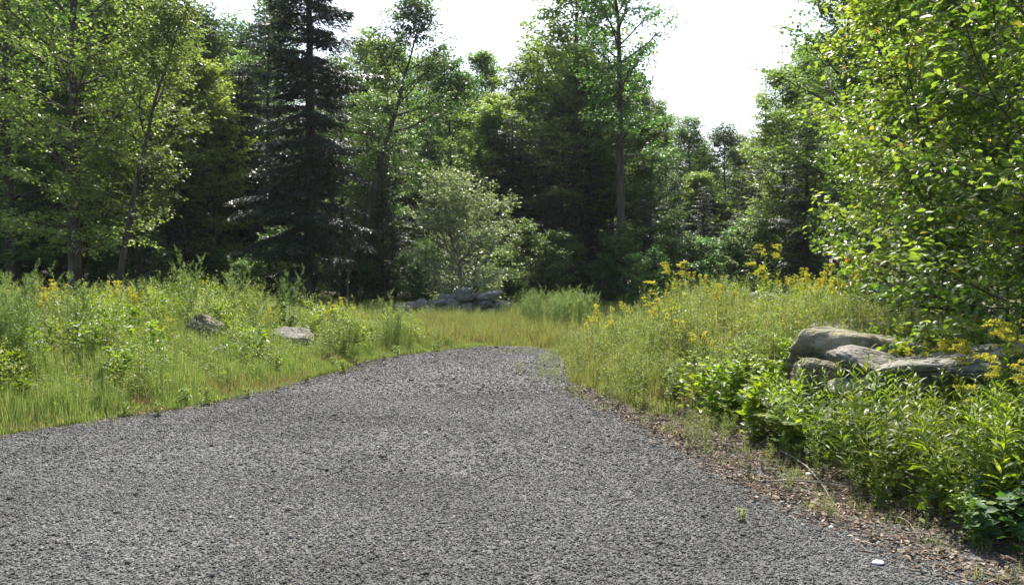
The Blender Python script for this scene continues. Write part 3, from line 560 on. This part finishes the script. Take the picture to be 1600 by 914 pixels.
# ------------------------------------------------------------------ rocks
def rock_mesh(seed, planes=14, sub=4, rough=.05, flat=.7):
    rg = np.random.default_rng(seed); n = 14 * 2 ** (sub - 2); th = np.linspace(0, math.pi, n); ph = np.linspace(0, 2 * math.pi, 2 * n, endpoint=False)
    T, P_ = np.meshgrid(th, ph, indexing='ij'); D = np.stack([np.sin(T) * np.cos(P_), np.sin(T) * np.sin(P_), np.cos(T)], -1).reshape(-1, 3)
    N = nrm(rg.normal(size=(planes, 3))); N = np.concatenate([N, [[0, 0, 1], [0, 0, -1]]]); dist = rg.uniform(.55, .95, planes + 2)
    dp = D @ N.T; rr = np.where(dp > .05, dist / np.maximum(dp, .05), 9); r = -np.log(np.exp(-rr * 26).sum(1) + 2 * math.exp(-26)) / 26
    fq = rg.normal(size=(10, 3)) * 4; r = r + rough * sum(np.sin(D @ fq[k] * (1 + k * .5) + k * 1.7) / (1 + k * .6) for k in range(10)) * .5
    V = D * r[:, None] * [1, 1, flat]
    m2 = 2 * n; i, j = np.meshgrid(np.arange(n - 1), np.arange(m2), indexing='ij'); q = i * m2 + j; q2 = i * m2 + (j + 1) % m2
    b = MB(); b.add(V, np.stack([q, q + m2, q2 + m2, q2], -1).reshape(-1, 4)); return b
def rock(name, seed, px, py, D, size, m, lab, rot=(0, 0, 0), planes=12, flat=.7, sub=4, cat='boulder', rough=.05, group=None):
    if cat == 'boulder' and seed in (5, 6, 8, 9, 10):          # sit the stone in the slope at this spot of the bank
        D = min(np.arange(D - 3, D + 4, .1), key=lambda q: abs(wz(py, q) - float(h(wx(px, q), q)) - size[2] * .36))
    o = rock_mesh(seed, planes, sub, rough, flat).build(name, M[m], smooth=True); o.location = (wx(px, D), D, wz(py, D)); o.scale = size; o.rotation_euler = rot
    return tag(o, lab, cat, group)
rock('boulder', 1, 1326, 566, 8.0, (.98, .6, .66), 'rock_mossy', 'largest boulder, blocky and brownish, topmost of the rocks above the ferns', (.05, .12, .3), 9, .85, 5)
rock('boulder', 2, 1384, 572, 7.1, (.68, .45, .26), 'rock_dark', 'dark slate slab leaning against the largest boulder', (.1, .2, .5), 8, .6, 5)
rock('boulder', 3, 1500, 582, 6.6, (.86, .62, .36), 'rock', 'wide pale boulder under the yellow plumes at right', (-.05, -.18, -.2), 9, .7, 5)
rock('boulder', 4, 1350, 512, 9.4, (.75, .4, .2), 'rock_dark', 'flat grey slab lying behind the largest boulder', (.1, 0, .1), 10, .5, 5)
rock('boulder', 5, 1183, 474, 11.5, (.46, .34, .36), 'rock_dark', 'tilted flat slab half buried in weeds on the right bank crest', (.1, -.25, .3), 9, .6, 4)
rock('boulder', 6, 1140, 478, 12.2, (.24, .22, .3), 'rock', 'small pinkish stone left of the tilted slab', (0, 0, 1), 9, .7)
rock('boulder', 7, 1345, 610, 6.9, (.3, .3, .2), 'rock', 'low stone mostly hidden by weeds below the dark slab', (0, .2, 1), 9, .7)
rock('boulder', 8, 316, 516, 12.2, (.36, .32, .5), 'rock_mossy', 'rounded tan boulder in the middle of the left bank', (0, .05, .4), 10, .7)
rock('boulder', 9, 456, 529, 12.6, (.42, .34, .46), 'rock_dark', 'flat pale grey rock on the left bank nearer the gravel corner', (0, .08, 0), 10, .6)
rock('boulder', 10, 338, 554, 11.0, (.2, .15, .2), 'rock', 'small flat grey stone low in the grass of the left bank', (0, 0, 0), 10, .6)
rock('boulder', 11, 1280, 600, 7.4, (.34, .3, .35), 'rock_mossy', 'mossy stone wedged under the left side of the largest boulder', (0, .2, .7), 9, .8)
# heap of rocks
RP = [rock_mesh(50 + k, 9, 2, .04, f).build('heap_rock', M['rock_dark' if k % 2 else 'rock']) for k, f in enumerate((.7, .85, .9, .6, .8, .75))]
for o in RP: tag(o, cat='rock'); kids[o.name] = []
HG = 'rocks piled in the heap below the young birch'
k = 0
prof = lambda u: np.interp(u, [0, .08, .3, .45, .6, .85, 1], [.12, .4, .5, .8, .85, .62, .15])
for u in np.linspace(.02, .98, 22):
    for lev in range(5):
        z = lev * .17
        if z > prof(u) * .8 + .02: continue
        D = 27 + lev * .18 + rng.uniform(-.35, .25); x = wx(625 + 165 * u, D) + rng.uniform(-.1, .1); s = rng.uniform(.15, .33)
        r = place(RP[k % 6], (x, D, float(h(x, D)) + z + .14), rng.uniform(0, 6.28), s, 'grey angular rock piled in the heap below the young birch', HG, (rng.normal(0, .25), rng.normal(0, .3))); k += 1
o = place(RP[3], (wx(765, 27.0), 27.0, wz(461, 27.0)), .2, .5, 'long tilted slab on the top right of the rock heap', None, (0, -.28))
if 'group' in o: del o['group']
o.scale = (.5, .3, .27)
o = place(RP[2], (wx(728, 27.0), 27.0, wz(460, 27.0)), 1.2, .38, 'largest rounded rock crowning the rock heap'); o.scale = (.5, .35, .36)
if 'group' in o: del o['group']
# pale stones on the gravel
for k, (px, py, s) in enumerate(((1378, 890, .024), (1303, 831, .018), (1268, 746, .026), (455, 760, .014), (895, 640, .02), (78, 745, .014))):
    lab = ['whitish stone in the gravel near the bottom edge, largest of the loose pale ones', 'small white stone between gravel and leaf litter', 'white stone in the litter beside the long stick', 'tiny tan stone alone on the open gravel', 'tan stone on the gravel near the weedy right rim', 'tiny pale stone on the gravel before the left grass'][k]
    D = CAM_H * F / (py - HOR); x = wx(px, D); rock('pale_stone', 80 + k, px, py, D, (s * 1.4, s, s), 'stone_white' if k < 3 else 'rock', lab, (0, 0, k), 9, .6, 2, 'stone').location.z = float(h(x, D)) + .012 + s * .4

# ------------------------------------------------------------------ sticks
def stick(a, b, r, lab, bend=.04, m='deadwood', forks=1, seed=0):
    rg = np.random.default_rng(seed); W = MB(); D1 = CAM_H * F / (a[1] - HOR); D2 = CAM_H * F / (b[1] - HOR)
    p = np.array([wx(a[0], D1), D1]); q = np.array([wx(b[0], D2), D2]); t = np.linspace(0, 1, 10)[:, None]; xy = p * (1 - t) + q * t + rg.normal(0, bend * .15, (10, 2)); xy[:, 0] += bend * np.sin(t[:, 0] * 3.1)
    P = np.column_stack([xy, h(xy[:, 0], xy[:, 1]) + .015 + r + .03 * np.sin(t[:, 0] * 3.1)]); W.tube(P, np.linspace(r, r * .4, 10), 6)
    for f in range(forks):
        c, d = at(P, .4 + .3 * f); W.tube(curve(c, nrm(d) + [.5 * (-1) ** f, .3, .1], .14, 3, .1, -.05, rg), np.linspace(r * .5, r * .2, 4), 4)
    tag(W.build('fallen_stick', M[m], smooth=True), lab, 'stick')
stick((1222, 712), (1300, 782), .009, 'long pale stick lying along the right gravel rim', .05, forks=0, seed=1)
stick((1188, 757), (1345, 770), .007, 'thin branch lying across the litter under the long pale stick', .03, forks=2, seed=2)
stick((765, 757), (818, 752), .006, 'dark twig on the middle of the gravel', .02, 'twig', 2, seed=3)
stick((950, 795), (985, 800), .006, 'short dark twig on the gravel nearer the viewer', .02, 'twig', 1, seed=4)
stick((1040, 640), (1110, 668), .006, 'dry twig in the leaf litter below the feathery weeds', .05, forks=2, seed=5)
stick((1395, 812), (1440, 850), .005, 'thin bleached twig near the lower right brambles', .03, forks=1, seed=6)

# dead pale snag and the notice on the trunk
W = MB(); rg = np.random.default_rng(3); D = 34; x = wx(541, D); W.tube(curve((0, 0, -.1), (.03, 0, 1), 2.9, 8, .04, 0, rg), np.linspace(.07, .03, 9), 7)
o = W.build('birch_snag', M['bark_grey'], smooth=True); o.location = (x, D, float(h(x, D))); tag(o, 'short pale dead birch stem in the dark wood left of the young birch', 'dead tree')
def panel_mat():
    return noise_mat('weathered_notice', (.42, .43, .44), (.55, .56, .55), 8, bump=.05)
b = MB(); b.add(cube * [.26, .012, .30], cubef[0]); o = b.build('trail_notice', panel_mat()); o.location = (wx(970, 35.1), 35.14, wz(440, 35.1)); tag(o, 'small pale notice tacked low on the tall straight trunk', 'notice')

# ------------------------------------------------------------------ grass, ground cover, litter (uncountable)
def blade_mesh(name, pts, hgt, wid, m, seed, lean=.45):
    rg = np.random.default_rng(seed); n = len(pts); az = rg.uniform(0, 6.28, n)
    tv = np.array([[0, -.5, 0], [0, .5, 0], [.10, -.38, .5], [.10, .38, .5], [.38, 0, 1.0]])
    gx_, gy_ = pts[:, 0], pts[:, 1]
    nz = .5 + .25 * np.sin(gx_ * 2.1 + 1.5 * np.sin(gy_ * 1.7)) + .25 * np.sin(gy_ * 3.3 + 2 * np.sin(gx_ * 2.9) + seed) + .2 * np.sin(gx_ * 9 + gy_ * 7)
    ed = np.minimum(np.abs(gx_ - XL(gy_)), np.abs(gx_ - XR(gy_)))
    fac = (.35 + .85 * np.clip(nz, 0, 1)) * (.3 + .7 * ss(ed / .8) if hgt > .2 else 1) if hgt > .2 else 1.
    c, s = np.cos(az), np.sin(az); Z0 = np.zeros(n); hx = hgt * rg.uniform(.4, 1.25, n) * fac
    lz = hx * lean * 2 * rg.uniform(.1, 1, n)
    Mx = np.stack([np.stack([c * lz, s * lz, Z0], -1), np.stack([-s * wid, c * wid, Z0], -1), np.stack([Z0, Z0, hx], -1)], axis=2)
    b = MB(); b.scatter(tv, [np.array([[0, 1, 3, 2]]), np.array([[2, 3, 4]])], Mx, pts)
    return tag(b.build(name, m), kind='stuff')
def clumpy(f, n, sig, per, seed):
    rg = np.random.default_rng(seed); x, y = f(rg, n // per); x = np.repeat(x, per) + rg.normal(0, sig, len(x) * per); y = np.repeat(y, per) + rg.normal(0, sig, len(y) * per)
    return x, y
def fl(d0, d1, y0, y1, pw=1.5):
    def f(rg, n):
        y = rg.uniform(y0, y1, n); return XL(y) - d0 - (d1 - d0) * rg.uniform(0, 1, n) ** pw, y
    return f
def fr(d0, d1, y0, y1, pw=1.5):
    def f(rg, n):
        y = rg.uniform(y0, y1, n); return XR(y) + d0 + (d1 - d0) * rg.uniform(0, 1, n) ** pw, y
    return f
def fz(p0, p1, y0, y1):
    def f(rg, n):
        y = rg.uniform(y0, y1, n); return wx(rg.uniform(p0, p1, n), y), y
    return f
def fin(x, y, keep=-.02):
    ok = ~on_gravel(x, y, keep) & (abs(x) < .74 * y + .8); x = x[ok]; y = y[ok]; return np.stack([x, y, h(x, y) - .01], -1)
P = np.concatenate([fin(*clumpy(fl(-.05, 3.2, 5.5, 16.5), 110000, .05, 12, 1)), fin(*clumpy(fl(-.1, .8, 5.5, 16.3, 1), 30000, .05, 12, 9)), fin(*clumpy(fl(2.5, 8, 8, 18), 30000, .08, 12, 2))])
blade_mesh('grass', P, .36, .007, M['grass'], 1)
P = np.concatenate([fin(*clumpy(fz(500, 1080, 16, 30), 100000, .09, 12, 3)), fin(*clumpy(fr(.1, 3.5, 8.5, 16), 26000, .06, 12, 4))])
blade_mesh('meadow_grass', P, .42, .010, M['grass'], 2)
P = np.concatenate([fin(*clumpy(fl(-.1, .6, 6, 16), 8000, .05, 10, 5)), fin(*clumpy(fz(620, 1000, 16.3, 24), 15000, .1, 12, 6)), fin(*clumpy(fr(-.1, .8, 8.6, 16), 3000, .05, 10, 7))])
blade_mesh('dry_grass', P, .36, .007, M['straw'], 3)
P = np.concatenate([fin(*clumpy(fr(-.15, .6, 3.3, 8), 1500, .05, 25, 18), keep=.2)])
P = np.concatenate([P, fin(*clumpy(fr(-.45, .1, 8.5, 16, 1), 900, .05, 12, 19), keep=.6), fin(*clumpy(fl(-.35, .1, 6, 16, 1), 700, .05, 12, 27), keep=.5), fin(*clumpy(fz(640, 900, 14.8, 16.6), 900, .06, 12, 29), keep=3)])
blade_mesh('short_grass', P, .10, .004, M['grass'], 4, .9)
# leafy ground cover
def cover(name, pts, hz, ls, m, seed, tm=Q4):
    rg = np.random.default_rng(seed); n = len(pts); P = pts.copy(); P[:, 2] += rg.uniform(.02, 1, n) * hz; az = rg.uniform(0, 6.28, n); e = rg.uniform(-.1, .9, n)
    d = np.stack([np.cos(az) * np.cos(e), np.sin(az) * np.cos(e), np.sin(e)], -1); b = MB()
    b.scatter(tm[0], tm[1], frames(d, np.array([0, 0, 1.]) + rg.normal(0, .4, (n, 3))), P, ls * rg.uniform(.6, 1.3, n)); return tag(b.build(name, m), kind='stuff')
cover('ground_cover', np.concatenate([fin(*clumpy(fl(.5, 7.5, 8, 19, 1), 60000, .09, 24, 20)), fin(*clumpy(fr(.9, 6, 7.5, 18, 1), 60000, .09, 24, 21)), fin(*clumpy(fz(500, 1150, 17, 31), 30000, .12, 24, 22))]), .36, .055, M['leaf_lime'], 5, LANCE)
cover('shade_ground_cover', np.concatenate([fin(*clumpy(fr(.6, 5, 4, 8.5, 1), 22000, .09, 24, 23)), fin(*clumpy(fz(-100, 1300, 30, 42), 50000, .25, 24, 24))]), .35, .08, M['leaf_rod'], 6)
# leaf litter
rg = np.random.default_rng(9)
x, y = clumpy(fr(-.25, .7, 3.3, 10.5, 1.3), 13000, .09, 10, 30); z = h(x, y) + .014 + rg.uniform(0, .012, len(x)); n = len(x)
x2, y2 = clumpy(fl(-.15, .3, 6, 16, 1), 2500, .06, 6, 31); x = np.append(x, x2); y = np.append(y, y2); z = np.append(z, h(x2, y2) + .016)
n = len(x); d = np.column_stack([rg.normal(size=(n, 2)), rg.normal(0, .15, n)]); b = MB(); P = np.stack([x, y, z], -1); k = n // 2
b.scatter(LEAF[0] * [1, 1, 1.2], LEAF[1], frames(d[:k], np.array([0, 0, 1.]) + rg.normal(0, .35, (k, 3))), P[:k], rg.uniform(.02, .05, k))
b.scatter(cube * [1, .06, .06], cubef, frames(d[k:], np.array([0, 0, 1.]) + rg.normal(0, .1, (n - k, 3))), P[k:], rg.uniform(.03, .10, n - k))
x, y = rg.uniform(-7, 2.6, 520), rg.uniform(3.2, 14, 520); ok = on_gravel(x, y); x = x[ok]; y = y[ok]; n = len(x)
b.scatter(LEAF[0] * [1, 1, 1.2], LEAF[1], frames(np.column_stack([rg.normal(size=(n, 2)), np.zeros(n)]), np.array([0, 0, 1.]) + rg.normal(0, .3, (n, 3))), np.stack([x, y, h(x, y) + .03], -1), rg.uniform(.015, .035, n))
tag(b.build('leaf_litter', M['litter']), kind='stuff')
for o in list(BT + HT + SH + LW + LG + FG + FW + MG + BR + BW):   # a prototype nothing used would be left at the origin
    if o.name not in used: print('UNUSED', o.name)

# ------------------------------------------------------------------ thin air haze
hm = bpy.data.materials.new('haze_air'); hm.use_nodes = True; n = hm.node_tree; n.nodes.remove(n.nodes['Principled BSDF'])
pv = n.nodes.new('ShaderNodeVolumePrincipled'); pv.inputs['Color'].default_value = (.86, .92, 1, 1); pv.inputs['Density'].default_value = .0002; pv.inputs['Anisotropy'].default_value = .3
n.links.new(pv.outputs[0], n.nodes['Material Output'].inputs['Volume'])
b = MB(); b.add(cube * [1500, 1300, 30] + [0, 380, 13.5], cubef[0]); tag(b.build('haze', hm), kind='stuff')
